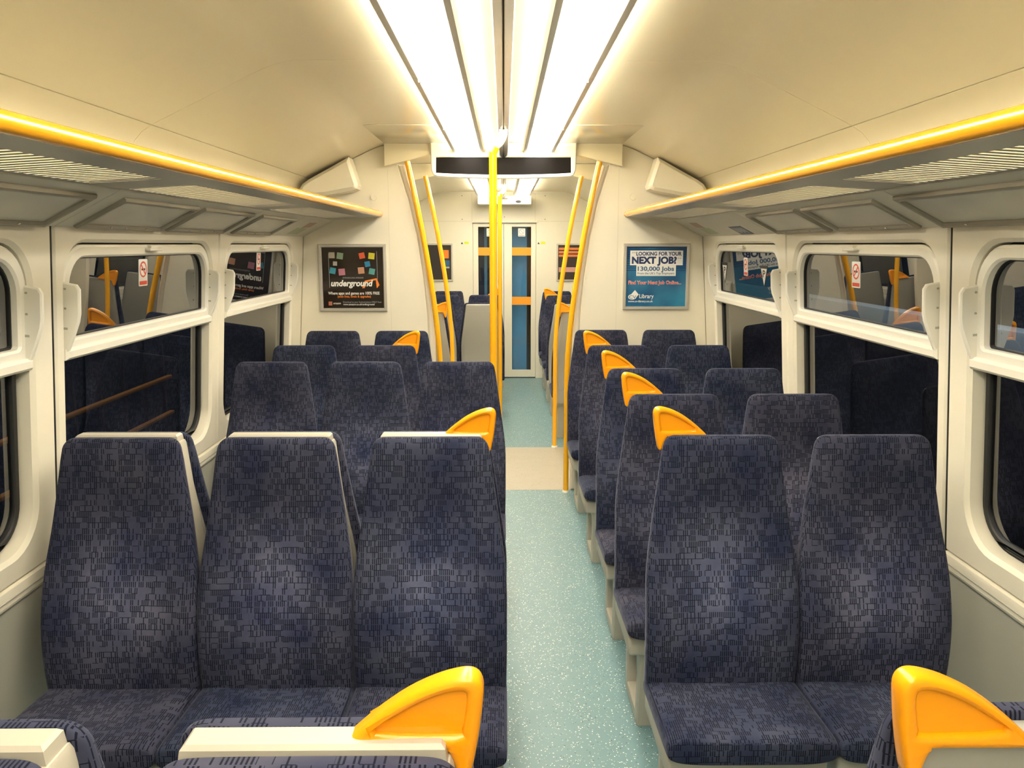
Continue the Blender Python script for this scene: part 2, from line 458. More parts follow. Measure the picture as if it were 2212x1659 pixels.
# ------------------------------------------------------------------ setting: ceiling panels
def prof_upper(s):
    pts = [(0.0, 2.358), (0.72, 2.358)]
    for k in range(1, 7):                               # soft bend into the slope
        t = k / 7; pts.append((0.72 + 0.16 * t, 2.358 - 0.040 * t * t))
    pts += [(0.90, 2.310), (1.268, 2.136)]
    return [(s * x, z) for x, z in pts]
def prof_lower(s):
    return [(s * x, z) for x, z in [(1.270, 2.1335), (1.305, 2.112), (1.335, 2.080), (1.352, 2.03), (1.356, 1.95), (1.36, 1.74)]]
ceil = thing('ceiling', kind='structure')
def strip(name, prof, ya, yb, m, parent, t=0.006):
    bm = bmesh.new()
    n = len(prof)
    v = {}
    for j, y in enumerate((ya, yb)):
        for i, (x, z) in enumerate(prof):
            v[j, i, 0] = bm.verts.new((x, y, z)); v[j, i, 1] = bm.verts.new((x * 1.003, y, z + t))
    for i in range(n - 1):
        for k in (0, 1): bm.faces.new((v[0, i, k], v[0, i + 1, k], v[1, i + 1, k], v[1, i, k]))
        for j in (0, 1): bm.faces.new((v[j, i, 0], v[j, i, 1], v[j, i + 1, 1], v[j, i + 1, 0]))
    for i in (0, n - 1): bm.faces.new((v[0, i, 0], v[1, i, 0], v[1, i, 1], v[0, i, 1]))
    return finish(name, bm, m, parent, 50)
for (ya, yb) in ((Y0, 0.598), (0.602, 3.0485), (3.0515, YP), (YP, YQ), (YQ, 10.6)):
    for s in (-1, 1):
        strip('upper_panel', prof_upper(s), ya, yb, CEIL, ceil)
        strip('lower_panel', prof_lower(s), ya, yb, CEIL, ceil)
for s in (-1, 1):                                        # glossy access panels before the screen
    box('access_panel', *sorted((s * 0.37, s * 0.775)), 4.62, 5.44, 2.3535, 2.359, GLOSSC, ceil, bev=0.0015)
bm = bmesh.new(); add_box(bm, 0.80, 0.803, 4.70, 4.92, 2.348, 2.353)
finish('slit', bm, DARK, ceil)
# roof skin and outer skin so that no light leaks
box('roof', -1.5, 1.5, Y0 - .05, 10.65, 2.385, 2.40, DARK, kind='structure')
wb = box('wall_back', -1.5, 1.5, Y0 - 0.05, Y0, -0.05, 2.4, CREAM, kind='structure')

# ------------------------------------------------------------------ setting: vestibule screens and headers
EDGE = [(0.0, 0.512), (0.9, 0.512), (1.1, 0.514), (1.25, 0.520), (1.5, 0.542), (1.76, 0.578), (2.0, 0.630), (2.23, 0.700)]
def wallx(h): return 1.335 + (1.75 - h) * SL
def screenM(y): return Matrix(((1, 0, 0, 0), (0, 0, 1, y), (0, 1, 0, 0), (0, 0, 0, 1)))
def screen(s, y, t=0.05):
    S = thing('trim_%d' % (1 + (s > 0) + 2 * (y > 6)), kind='structure')
    rt = [(x, z - 0.002) for x, z in (prof_upper(1)[1:] + prof_lower(1)[:4])]
    far = 0.13 if y > 6 else 0.0
    lp = [(s * (e + far), h) for h, e in EDGE] + [(s * (0.70 + far), 2.356)] + [(s * x, z) for x, z in rt if x > 0.70 + far] + [(s * (wallx(1.9) - 0.0), 1.9), (s * wallx(0.74), 0.74), (s * wallx(0.0), 0.0)]
    plate('screen_panel', lp, [], t, CREAM, S, bev=0.004, M=screenM(y))
    if far: return S
    lp = [(s * (e - 0.001), h) for h, e in EDGE] + [(s * (e - 0.045), h) for h, e in reversed(EDGE)]
    plate('screen_edge', lp, [], t - 0.012, WHITE, S, bev=0.012, M=screenM(y + 0.010))
    return S
for s in (-1, 1):
    S = screen(s, YP)
    screen(s, YQ)
    bm = bmesh.new()                                     # round blanking cap
    r_ = bmesh.ops.create_cone(bm, cap_ends=True, segments=24, radius1=0.021, radius2=0.020, depth=0.006)
    for v in r_['verts']: v.co = Matrix.Translation((s * 0.858, YP - 0.003, 2.02)) @ Matrix.Rotation(R(90), 4, 'X') @ v.co
    finish('blanking_cap', bm, CREAM, S)
    box('panel_seam', *sorted((s * 0.762, s * 0.7635)), YP - 0.0006, YP + 0.002, 0.9, 2.20, COVE, S)
for i, y in ((5, 5.435), (6, 6.79)):
    plate('trim_%d' % i, [(-0.775, 2.356), (-0.775, 2.213), (-0.60, 2.252), (-0.475, 2.285), (0.475, 2.285), (0.60, 2.252), (0.775, 2.213), (0.775, 2.356)], [], 0.065, CEIL,
          bev=0.003, M=screenM(y), kind='structure')
# corner casings over the racks
for s, sd in ((-1, 'left'), (1, 'right')):
    M = screenM(5.31)
    lp = [(0.984, 2.258), (1.10, 2.195), (1.245, 2.118), (1.285, 2.090), (1.305, 2.060), (1.30, 2.01), (1.14, 2.02), (0.965, 2.052), (0.940, 2.062), (0.932, 2.085)]
    c = plate('corner_casing', [(s * x, z) for x, z in lp], [], 0.188, CREAM, None, bev=0.02, M=M)
    tag(c, 'cream wedge-shaped casing above the far end of the %s luggage rack' % sd, 'casing')

# ------------------------------------------------------------------ setting: end wall with doors
M = screenM(YE)
we = thing('wall_end', kind='structure')
plate('wall_panel', [(-1.48, 0), (-0.39, 0), (-0.39, 1.985), (0.41, 1.985), (0.41, 0), (1.48, 0), (1.48, 2.38), (-1.48, 2.38)], [], 0.06, CREAM, we, M=M, bev=0.003)
for x in (-0.395, 0.395):
    box('pilaster_seam', x - 0.002, x + 0.002, YE - 0.003, YE, 2.0, 2.34, COVE, we)
box('lintel', -0.40, 0.42, YE - 0.02, YE + 0.02, 1.978, 1.995, CREAM, we, bev=0.003)
box('cross_seam', -1.3, -0.40, YE - 0.002, YE, 1.995, 1.999, COVE, we)
box('cross_seam', 0.42, 1.3, YE - 0.002, YE, 1.995, 1.999, COVE, we)
for (x, z) in ((-0.52, 2.31), (-0.52, 2.02), (0.52, 2.31), (0.52, 2.02), (0.01, 2.05)):
    bm = bmesh.new(); r_ = bmesh.ops.create_cone(bm, cap_ends=True, segments=10, radius1=0.008, radius2=0.008, depth=0.006)
    for v in r_['verts']: v.co = Matrix.Translation((x, YE - 0.002, z)) @ Matrix.Rotation(R(90), 4, 'X') @ v.co
    finish('screw', bm, GREYW, we)
for n, (x0, x1, g0, g1) in enumerate(((-0.388, -0.002, -0.322, -0.085), (0.002, 0.408, 0.105, 0.347))):
    D = thing('door_%d' % (n + 1), kind='structure')
    hole = [(g0, 0.105), (g1, 0.105), (g1, 1.928), (g0, 1.928)]
    plate('door_leaf', [(x0, 0.012), (x1, 0.012), (x1, 1.975), (x0, 1.975)], [hole], 0.04, CREAM, D, bev=0.004, M=screenM(YE + 0.02))
    pane = box('door_pane', g0 - 0.004, g1 + 0.004, YE + 0.04, YE + 0.046, 0.10, 1.932, DGLASS, D)
    box('orange_band', g0, g1, YE + 0.036, YE + 0.0395, 1.572, 1.672, BANDO, pane)
    box('orange_band', g0, g1, YE + 0.036, YE + 0.0395, 0.947, 1.050, BANDO, pane)
# end of the next carriage seen through the door glass
nc = thing('adjoining_carriage', 'blue painted end of the next carriage seen through the end door glass', 'carriage')
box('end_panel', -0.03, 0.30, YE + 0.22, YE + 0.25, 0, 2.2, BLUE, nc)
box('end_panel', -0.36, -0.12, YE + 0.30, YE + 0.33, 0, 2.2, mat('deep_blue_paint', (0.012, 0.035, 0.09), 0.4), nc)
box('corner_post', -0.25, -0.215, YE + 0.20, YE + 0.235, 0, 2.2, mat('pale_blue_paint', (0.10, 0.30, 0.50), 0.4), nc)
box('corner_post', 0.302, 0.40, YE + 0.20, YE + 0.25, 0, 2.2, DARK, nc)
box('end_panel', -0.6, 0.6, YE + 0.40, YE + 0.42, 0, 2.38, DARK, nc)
# ------------------------------------------------------------------ side vestibule doors
for n, s in ((3, -1), (4, 1)):
    M = wallM(s)
    D = thing('door_%d' % n, kind='structure')
    for k in range(2):
        ya = 5.58 + k * 0.60
        h = rrect(ya + 0.11, ya + 0.49, 0.92, 1.68, 0.06)
        lf = plate('door_leaf', [(ya, 0.02), (ya + 0.595, 0.02), (ya + 0.595, 1.90), (ya, 1.90)], [h], 0.014, CREAM, D, bev=0.003, M=M @ Matrix.Translation((0, 0, 0.008)))
        plate('door_pane', h, [], 0.004, GLASSL, lf, M=M @ Matrix.Translation((0, 0, 0.010)), smooth=0)

# ------------------------------------------------------------------ ceiling lights
MODS = [(-1.84, -0.62), (-0.62, 0.60), (0.60, 1.82), (1.82, 3.04), (3.04, 4.26), (4.26, 5.425), (5.60, 6.75), (6.95, 8.17), (8.17, 9.39), (9.39, 9.98)]
ORD = {3.04: 'middle of three in view', 4.26: 'last before the display', 1.82: 'nearest in view',
       0.60: 'first one out of view overhead', -0.62: 'second one behind the viewer', -1.84: 'rearmost behind the viewer',
       5.60: 'inside the vestibule behind the display', 6.95: 'first one beyond the vestibule', 8.17: 'second one beyond the vestibule', 9.39: 'short last one by the end door'}
for s, sd in ((-1, 'left'), (1, 'right')):
    for (ya, yb) in MODS:
        a, b = ya + 0.002, yb - 0.002
        t = thing('ceiling_light', 'lit white ceiling light panel in the %s row, %s' % (sd, ORD[ya]), 'light', (s * 0.2265, (a + b) / 2, 2.306), group='ceiling light panels')
        l = (b - a) / 2
        for q in (-1, 1):
            # angled side rail of pressed metal
            pr = [(q * 0.0765, 0.012), (q * 0.0765, -0.010), (q * 0.080, -0.0125), (q * 0.098, -0.0115), (q * 0.106, 0.000), (q * 0.106, 0.016), (q * 0.100, 0.022), (q * 0.090, 0.014)]
            bm = bmesh.new(); add_loft(bm, [[(x, -l, z) for x, z in pr], [(x, l, z) for x, z in pr]])
            finish('side_rail', bm, RAILM, t, 30)
        pr = [(-0.0755, 0.006), (-0.0752, 0.000), (-0.073, -0.013), (-0.056, -0.022), (0.0, -0.025), (0.056, -0.022), (0.073, -0.013), (0.0752, 0.000), (0.0755, 0.006)]
        bm = bmesh.new(); add_loft(bm, [[(x, -l, z) for x, z in pr], [(x, l, z) for x, z in pr]]); finish('diffuser', bm, DIFF, t, 40)
        for q in (-1, 1): box('end_cap', -0.078, 0.078, *sorted((q * (l - 0.004), q * l)), -0.0262, 0.006, RAILM, t)
        box('upper_lens', -0.085, 0.085, -l + 0.01, l - 0.01, 0.0145, 0.022, UPL, t)
        box('tray', -0.09, 0.09, -l, l, 0.008, 0.0138, WHITE, t)
# spine between the two rows
for (ya, yb, lb) in ((Y0, 5.42, 'grey metal spine running along the ceiling between the two rows of lights'),
                     (6.95, 10.0, 'short grey ceiling spine between the lights beyond the vestibule')):
    t = thing('ceiling_spine', lb, 'beam', (0, (ya + yb) / 2, 2.26)); l = (yb - ya) / 2
    for q in (-1, 1):
        pr = [(q * 0.0012, 0.004), (q * 0.004, 0.0), (q * 0.026, 0.012), (q * 0.030, 0.04), (q * 0.030, 0.096), (q * 0.0012, 0.096)]
        bm = bmesh.new(); add_loft(bm, [[(x, -l, z) for x, z in pr], [(x, l, z) for x, z in pr]]); finish('spine_half', bm, STEEL, t, 30)
    box('spine_core', -0.0012, 0.0012, -l, l, 0.008, 0.095, DARK, t)
    box('end_plate', -0.05, 0.05, l - 0.006, l, -0.012, 0.03, STEEL, t, bev=0.004)

# ------------------------------------------------------------------ destination display
t = thing('destination_display', 'wide white destination display with dark blank screen hanging over the aisle', 'display', (0, 5.40, 2.13))
sag = lambda x: 0.022 * (x / 0.46) ** 2
lp = []
for k in range(13):
    x = -0.43 + 0.86 * k / 12; lp.append((x, 0.0 + sag(x) * 0.6))
lp += [(0.455, 0.024), (0.469, 0.055), (0.472, 0.226), (-0.472, 0.226), (-0.469, 0.055), (-0.455, 0.024)]
hole = [(-0.438, 0.037)] + [(-0.438 + 0.876 * k / 8, 0.037 - 0.012 + sag(-0.438 + 0.876 * k / 8) * 0.55) for k in range(1, 8)] + [(0.438, 0.037), (0.436, 0.134), (-0.436, 0.134)]
plate('casing', lp, [hole], 0.045, WHITE, t, bev=0.006, M=screenM(0))
plate('screen', hole, [], 0.004, SCREEN, t, M=screenM(0.012))
box('casing_back', -0.46, 0.46, 0.02, 0.035, 0.03, 0.22, WHITE, t)

# ------------------------------------------------------------------ luggage racks with slats
def make_rack(s, sd):
    t = thing('luggage_rack', '%s luggage rack with yellow tube front rail and slatted metal tray' % sd, 'luggage rack', (0, 0, 0))
    tube('front_rail', [(s * 0.818, y, 1.908) for y in (Y0 + 0.02, 1.0, 3.0, 5.40)] , 0.0195, YEL, t, 24)
    tube('rail_end', [(s * 0.818, 5.40, 1.908), (s * 0.818, 5.485, 1.908), (s * 0.818, 5.499, 1.908)], [0.0195, 0.019, 0.017], mat('rail_end_cap', (0.86, 0.52, 0.18), 0.35), t, 24)
    zz = lambda X: 1.889 - (X - 0.82) * 0.06
    def quad(X0, X1, ya, yb, th=0.0009):
        bm = bmesh.new()
        add_box(bm, *sorted((s * X0, s * X1)), ya, yb, 0, th)
        for v in bm.verts: v.co.z += zz(abs(v.co.x))
        return bm
    finish('front_lip', quad(0.815, 0.918, Y0 + 0.02, 5.498), METAL, t)
    finish('rear_strip', quad(1.108, 1.155, Y0 + 0.02, 5.498), METAL, t)
    groups = [(-0.55, 0.74), (0.93, 2.245), (2.47, 3.70), (3.92, 5.16)]
    edges = [Y0 + 0.02] + [e for g in groups for e in g] + [5.498]
    for i in range(0, len(edges), 2):
        finish('tray_plate', quad(0.918, 1.108, edges[i], edges[i + 1]), METAL, t)
    me = None
    P = 0.0375
    for (a, b) in groups:
        n = int((b - a) / P)
        for k in range(n):
            y = a + (k + 0.5) * (b - a) / n
            if me is None:
                o = finish('slat', quad(0.916, 1.110, -0.0082, 0.0082, 0.0009), SLAT, t); me = o.data
            else:
                o = bpy.data.objects.new('slat', me); COL.objects.link(o); o.parent = t
            o.location = (0, y, 0)
    for y in (0.85, 2.36, 3.81, 5.30):
        bm = bmesh.new(); add_box(bm, *sorted((s * 0.83, s * 1.30)), y - 0.012, y + 0.012, 0, 0.012, 0.003)
        for v in bm.verts: v.co.z += zz(abs(v.co.x)) + 0.005
        finish('bracket', bm, METAL, t)
make_rack(-1, 'left'); make_rack(1, 'right')

# ------------------------------------------------------------------ coving with empty advert frames
def covM(s):
    d = Vector((s * 0.205, 0, -0.106)).normalized()       # down towards the wall
    n = Vector((-s * 0.106, 0, -0.205)).normalized()      # into the room
    return Matrix(((0, d.x, n.x, s * 1.125), (1, 0, 0, 0), (0, d.z, n.z, 1.868), (0, 0, 0, 1)))
FR = {-1: [(0.98, 2.375), (2.545, 3.165), (3.225, 3.865), (3.99, 4.64)], 1: [(0.98, 2.455), (2.59, 3.215), (3.29, 3.94)]}
POSN = {-1: ['nearest, above the first window', 'long one above the second window', 'third from the viewer', 'farthest, beside the end stickers'],
        1: ['nearest, above the first window', 'long one above the second window', 'farthest, next to the blue notice']}
CW = 0.231
for s, sd in ((-1, 'left'), (1, 'right')):
    M = covM(s)
    cv = thing('trim_%d' % (7 + (s > 0)), kind='structure')
    for (ya, yb) in ((Y0, 0.96), (0.963, SEAM), (SEAM + 0.003, 3.90 if s < 0 else 4.05), (3.903 if s < 0 else 4.053, 4.72), (4.723, YP)):
        plate('coving_panel', [(ya, 0), (yb, 0), (yb, CW), (ya, CW)], [], 0.012, COVE, cv, bev=0.002, M=M @ Matrix.Translation((0, 0, -0.012)), both=False)
    for (a, b), ps in zip(FR[s], POSN[s]):
        t = thing('advert_frame', 'empty advert frame on the %s coving, %s' % (sd, ps), 'frame', group='empty advert frames')
        out = rrect(a, b, 0.035, 0.222, 0.004, 2)
        plate('frame', out, [rrect(a + 0.026, b - 0.026, 0.058, 0.200, 0.003, 2)], 0.012, COVEFR, t, bev=0.006, M=M, both=False)
        plate('backing_sheet', rrect(a + 0.02, b - 0.02, 0.05, 0.208, 0.003, 2), [], 0.002, COVEPANE, t, M=M @ Matrix.Translation((0, 0, 0.0006)))
        for yy in (a + 0.2, (a + b) / 2, b - 0.15):
            bm = bmesh.new(); add_box(bm, yy - 0.004, yy + 0.004, 0.198, 0.204, 0.010, 0.014, 0.001, M); finish('clip', bm, STEEL, t)
    # notices at the far end of the coving
    st = thing('safety_sticker', 'small red and green safety sticker at the far end of the %s coving' % sd, 'sticker')
    plate('red_part', [(5.04, 0.06), (5.20, 0.05), (5.22, 0.11), (5.06, 0.13)], [], 0.0006, mat('faded_red', (0.44, 0.29, 0.22), 0.5), st, M=M @ Matrix.Translation((0, 0, 0.0002)))
    plate('green_part', [(4.98, 0.13), (5.22, 0.13), (5.22, 0.205), (4.98, 0.205)], [], 0.0006, mat('faded_green', (0.42, 0.44, 0.29), 0.5), st, M=M @ Matrix.Translation((0, 0, 0.0004)))
    if s > 0:
        st = thing('notice_plate', 'blue-grey notice plate with lines of tiny text on the right coving', 'notice')
        plate('plate', [(4.335, 0.135), (4.56, 0.135), (4.56, 0.222), (4.335, 0.222)], [], 0.0015, mat('notice_blue', (0.09, 0.10, 0.15), 0.5), st, M=M @ Matrix.Translation((0, 0, 0.0003)))
        bm = bmesh.new()
        for k in range(6): add_box(bm, 4.36 + 0.032 * k, 4.378 + 0.032 * k, 0.15, 0.205 - 0.01 * (k % 2), 0.0018, 0.0022, 0, M)
        finish('print_lines', bm, GREYT, st)

# ------------------------------------------------------------------ poles
def side_pole(s, y, lb):
    t = thing('grab_pole', lb, 'pole', (s * 0.432, y, 0))
    pts = [(0, 0, 0.0), (0, 0, 0.5), (0, 0, 0.85)]
    for k in range(1, 15):
        h = 0.85 + (2.255 - 0.85) * k / 14
        pts.append((s * 0.200 * ((h - 0.85) / 1.405) ** 1.55, 0, h))
    tube('pole', pts, 0.0185, YELP, t, 20)
    bm = bmesh.new(); r_ = bmesh.ops.create_cone(bm, cap_ends=True, segments=20, radius1=0.026, radius2=0.022, depth=0.012)
    for v in r_['verts']: v.co.z += 0.006
    finish('floor_flange', bm, WHITE, t)
side_pole(-1, 5.47, 'yellow bowed pole at the near left edge of the vestibule')
side_pole(1, 5.47, 'yellow bowed pole at the near right edge of the vestibule')
side_pole(-1, 6.75, 'yellow bowed pole on the far left side of the vestibule')
side_pole(1, 6.75, 'yellow bowed pole on the far right side of the vestibule')
for (y, x, r, lb) in ((4.10, -0.052, 0.0195, 'straight yellow pole rising from the left aisle seat to the ceiling spine'),
                      (7.80, -0.036, 0.0195, 'far straight yellow pole beside the grey seat back beyond the vestibule')):
    t = thing('grab_pole', lb, 'pole', (x, y, 0))
    tube('pole', [(0, 0, 0.002), (0, 0, 1.0), (0, 0, 2.14), (0.002, 0, 2.158), (0.008, 0, 2.172)], r, YELP, t, 20)
    tube('ceiling_elbow', [(0.004, 0, 2.162), (0.016, 0, 2.186), (0.034, 0, 2.202), (0.046, 0, 2.222), (-x, 0, 2.245), (-x, 0, 2.262)], r + 0.0012, WHITE, t, 20)
    tube('collar', [(-0.004, 0, 2.150), (0.012, 0, 2.180)], r + 0.003, YELP, t, 20)

# ------------------------------------------------------------------ seats
def ip(x, xs, ys): return float(np.interp(x, xs, ys))
def cub(xs, ys, q):
    # smooth (Catmull style) interpolation
    i = max(0, min(len(xs) - 2, int(np.searchsorted(xs, q)) - 1))
    t = (q - xs[i]) / (xs[i + 1] - xs[i])
    m = lambda k: (ys[min(k + 1, len(ys) - 1)] - ys[max(k - 1, 0)]) / (xs[min(k + 1, len(ys) - 1)] - xs[max(k - 1, 0)])
    h = xs[i + 1] - xs[i]
    return (2*t**3-3*t**2+1)*ys[i] + (t**3-2*t**2+t)*h*m(i) + (-2*t**3+3*t**2)*ys[i+1] + (t**3-t**2)*h*m(i+1)
ZS = [0.36, 0.50, 0.62, 0.75, 0.90, 1.05, 1.16]
YF = [0.004, -0.010, -0.002, 0.036, 0.080, 0.108, 0.124]
WS = [0.222, 0.2245, 0.225, 0.223, 0.204, 0.183, 0.169]
TS = [0.10, 0.10, 0.092, 0.076, 0.058, 0.043, 0.035]
CS = [0.006, 0.016, 0.020, 0.016, 0.008, 0.004, 0.002]
def se(v, p): return math.copysign(abs(v) ** p, v)
def sring(z, yf, w, T, c, n=4.2, N=44):
    out = []
    for k in range(N):
        a = 2 * math.pi * k / N
        x = w * se(math.cos(a), 2 / n); y = T / 2 * se(math.sin(a), 2 / n)
        q = c * (1 - (x / w) ** 2) * max(0, -y) / (T / 2)
        out.append((x, yf + T / 2 + y + q, z))
    return out
def uvbox(me):
    uv = me.uv_layers.new(name='UVMap')
    for p in me.polygons:
        n = p.normal
        for li in p.loop_indices:
            c = me.vertices[me.loops[li].vertex_index].co
            if abs(n.x) > 0.75: q = (c.y, c.z)
            elif abs(n.z) > 0.72: q = (c.x, c.y)
            else: q = (c.x, c.z)
            uv.data[li].uv = q
def back_mesh():
    rings = []
    zs = [0.372, 0.378, 0.39] + [0.42 + 0.035 * k for k in range(20)] 
    for i, z in enumerate(zs):
        k = (0.93, 0.98, 1.0)[i] if i < 3 else 1.0
        rings.append(sring(z, cub(ZS, YF, z), cub(ZS, WS, z) * k, cub(ZS, TS, z) * k, cub(ZS, CS, z)))
    z0, r = 1.112, 0.038
    for a in (15, 30, 45, 60, 72, 82, 88):
        z = z0 + r * math.sin(R(a)); d = r * (1 - math.cos(R(a)))
        T = cub(ZS, TS, z0) - 0.55 * d
        rings.append(sring(z, cub(ZS, YF, z) + 0.35 * d, cub(ZS, WS, z0) - 0.9 * d - 0.002, T, 0.002))
    rings = [r_ for r_ in rings]
    bm = bmesh.new(); add_loft(bm, rings)
    return bm
def cushion_mesh():
    bm = bmesh.new(); rings = []
    ys = [(-0.302, 0.70), (-0.300, 0.82), (-0.292, 0.91), (-0.275, 0.97), (-0.25, 1.0), (-0.2, 1.0), (-0.12, 1.0), (-0.04, 1.0), (0.04, 1.0), (0.06, 0.97)]
    for y, k in ys:
        top = 0.462 - 0.02 * (y + 0.30) / 0.36; H2 = 0.046 * k; zc = top - 0.046 - (1 - k) * 0.012
        r_ = []
        for j in range(44):
            a = 2 * math.pi * j / 44
            x = 0.225 * (0.94 + 0.06 * k) * se(math.cos(a), 2 / 5.0); z = H2 * se(math.sin(a), 2 / 3.2)
            dip = 0.016 * max(0, 1 - (x / 0.225) ** 2) * max(0, z) / 0.046
            r_.append((x, y, zc + z - dip))
        rings.append(r_)
    add_loft(bm, rings)
    return bm
def shell_mesh(ztop, wk=0.022, th=0.05):
    bm = bmesh.new(); rings = []
    zs = [0.33] + [0.36 + 0.045 * k for k in range(17)]
    zs = [z for z in zs if z < ztop - 0.012]
    for z in zs:
        zz = max(z, 0.36)
        rings.append(sring(z, cub(ZS, YF, zz) + cub(ZS, TS, zz) - 0.012, cub(ZS, WS, zz) - wk, th, 0, n=6))
    for a in (0, 30, 60, 85):
        z = ztop - 0.014 + 0.014 * math.sin(R(a)); d = 0.014 * (1 - math.cos(R(a)))
        rings.append(sring(z, cub(ZS, YF, z) + cub(ZS, TS, z) - 0.012 + d * 0.5, cub(ZS, WS, z) - wk - d, th - d, 0, n=6))
    add_loft(bm, rings)
    return bm
def mk(bm, name, m, uv=False, smooth=50):
    bmesh.ops.recalc_face_normals(bm, faces=bm.faces)
    me = bpy.data.meshes.new(name); bm.to_mesh(me); bm.free(); me.materials.append(m)
    if uv: uvbox(me)
    me.shade_smooth(); me.set_sharp_from_angle(angle=R(smooth))
    return me
ME = {}
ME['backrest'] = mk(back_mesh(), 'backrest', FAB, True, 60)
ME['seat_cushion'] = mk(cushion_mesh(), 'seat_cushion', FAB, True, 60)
ME['back_shell'] = mk(shell_mesh(1.138), 'back_shell', SHELL)
ME['thin_shell'] = mk(shell_mesh(1.115, 0.022, 0.022), 'back_shell', SHELL)
bm = bmesh.new(); rp = []
for z in (0.45, 0.6, 0.75, 0.9, 1.0, 1.07):
    y = cub(ZS, YF, z) + cub(ZS, TS, z) + 0.0365; w = cub(ZS, WS, z) - 0.055
    rp.append([(-w, y, z), (w, y, z), (w, y + 0.004, z), (-w, y + 0.004, z)])
add_loft(bm, rp); ME['back_panel'] = mk(bm, 'back_panel', SHELL)
bm = bmesh.new(); add_box(bm, -0.214, 0.214, -0.265, 0.09, 0.300, 0.372, 0.012); ME['seat_base'] = mk(bm, 'seat_base', BASE)
# top strip joining back-to-back seats
bm = bmesh.new(); rs = []
for (z, w, y0, y1) in ((0.55, 0.195, 0.098, 0.267), (0.80, 0.190, 0.122, 0.243), (1.0, 0.172, 0.152, 0.213), (1.122, 0.159, 0.150, 0.215), (1.130, 0.155, 0.152, 0.213)):
    rs.append([(-w, y0, z), (w, y0, z), (w, y1, z), (-w, y1, z)])
add_loft(bm, rs)
rs = []
for (z, w, y0, y1) in ((1.12, 0.154, 0.166, 0.212), (1.147, 0.150, 0.168, 0.211), (1.152, 0.145, 0.173, 0.206)):
    rs.append([(-w, y0, z), (w, y0, z), (w, y1, z), (-w, y1, z)])
add_loft(bm, rs)
ME['top_strip'] = mk(bm, 'top_strip', SHELLC, smooth=30)
# fin shaped grab handle, for the -x side and mirrored
FIN = [(-0.037, 1.136), (-0.033, 1.143), (-0.050, 1.160), (-0.075, 1.181), (-0.105, 1.202), (-0.135, 1.217), (-0.160, 1.225), (-0.177, 1.227), (-0.188, 1.222), (-0.193, 1.210),
       (-0.192, 1.190), (-0.187, 1.150), (-0.180, 1.112), (-0.176, 1.098), (-0.170, 1.094), (-0.163, 1.102), (-0.156, 1.125), (-0.150, 1.134), (-0.140, 1.136)]
REC = [(-0.070, 1.158), (-0.090, 1.176), (-0.120, 1.194), (-0.150, 1.206), (-0.170, 1.208), (-0.174, 1.200), (-0.172, 1.180), (-0.168, 1.160), (-0.160, 1.154)]
for s in (-1, 1):
    Mh = Matrix(((1, 0, 0, 0), (0, 0, -1, 0.214), (0, 1, 0, 0), (0, 0, 0, 1)))
    bm = bmesh.new()
    o_ = smooth_loop([(-s * x, z) for x, z in FIN], 3); h_ = smooth_loop([(-s * x, z) for x, z in REC], 3)
    add_plate(bm, o_, [h_], 0.034, 0.008, Mh, True, 3)
    add_plate(bm, h_, [], 0.018, 0.0, Mh @ Matrix.Translation((0, 0, 0.008)))
    ME['handle', s] = mk(bm, 'grab_handle', ORA, smooth=40)
    bm = bmesh.new()
    out = [(-0.205, 0.0), (0.05, 0.0), (0.065, 0.10), (0.075, 0.305), (-0.245, 0.305), (-0.225, 0.17)]
    hol = [(-0.170, 0.05), (0.010, 0.05), (0.025, 0.14), (0.02, 0.255), (-0.17, 0.255), (-0.185, 0.20)]
    xo = s * 0.109 if s > 0 else s * 0.171
    add_plate(bm, out, [hol], 0.062, 0.006, Matrix(((0, 0, 1, xo), (1, 0, 0, 0), (0, 1, 0, 0), (0, 0, 0, 1))))
    ME['pedestal', s] = mk(bm, 'pedestal', BASE, smooth=30)

def ch(name, key, parent):
    o = bpy.data.objects.new(name, ME[key]); COL.objects.link(o); o.parent = parent; return o
def seat(x, y, away, label, group, handle=0, ped=0, strip_=False, back2=False):
    """handle / ped: -1 or +1 = world side of the aisle"""
    t = thing('train_seat', label, 'seat', (x, y, 0), math.pi if away else 0, group)
    k = -1 if away else 1
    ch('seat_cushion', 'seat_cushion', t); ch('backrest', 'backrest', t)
    sh = ch('back_shell', 'thin_shell' if strip_ or back2 else 'back_shell', t)
    if strip_: ch('top_strip', 'top_strip', t)
    ch('seat_base', 'seat_base', t)
    if not (back2 or strip_): ch('back_panel', 'back_panel', sh)
    if handle: ch('grab_handle', ('handle', handle * k), t)
    if ped: ch('pedestal', ('pedestal', ped * k), t)
    return t
XL = {'aisle': -0.217, 'middle': -0.669, 'window': -1.121}
XR = {'aisle': 0.645, 'window': 1.097}
G = 'navy patterned train seats'
rowsR = [(2.20, 'front', True), (2.87, 'second', True), (3.515, 'third', True), (4.385, 'fourth', True), (5.215, 'fifth', False)]
for (y, nm, hd) in rowsR:
    for p in ('aisle', 'window'):
        ex = {True: ', with orange grab handle', False: ', against the screen'}[hd] if p == 'aisle' else (', below the blue poster' if nm == 'fifth' else '')
        seat(XR[p], y, False, 'navy patterned %s seat in the %s row right of the aisle%s' % (p, nm, ex), G, -1 if hd and p == 'aisle' else 0, -1 if p == 'aisle' else 0)
for p in XL:
    seat(XL[p], 2.185, False, 'navy patterned %s seat of the front row of three left of the aisle' % p, G, 1 if p == 'aisle' else 0, 1 if p == 'aisle' else 0, strip_=True)
    seat(XL[p], 2.55, True, 'navy %s seat facing away, back to back behind the front left row' % p, G, 0, 1 if p == 'aisle' else 0, back2=True)
    seat(XL[p], 3.745, False, 'navy patterned %s seat in the second left row of three' % p, G, 0, 1 if p == 'aisle' else 0)
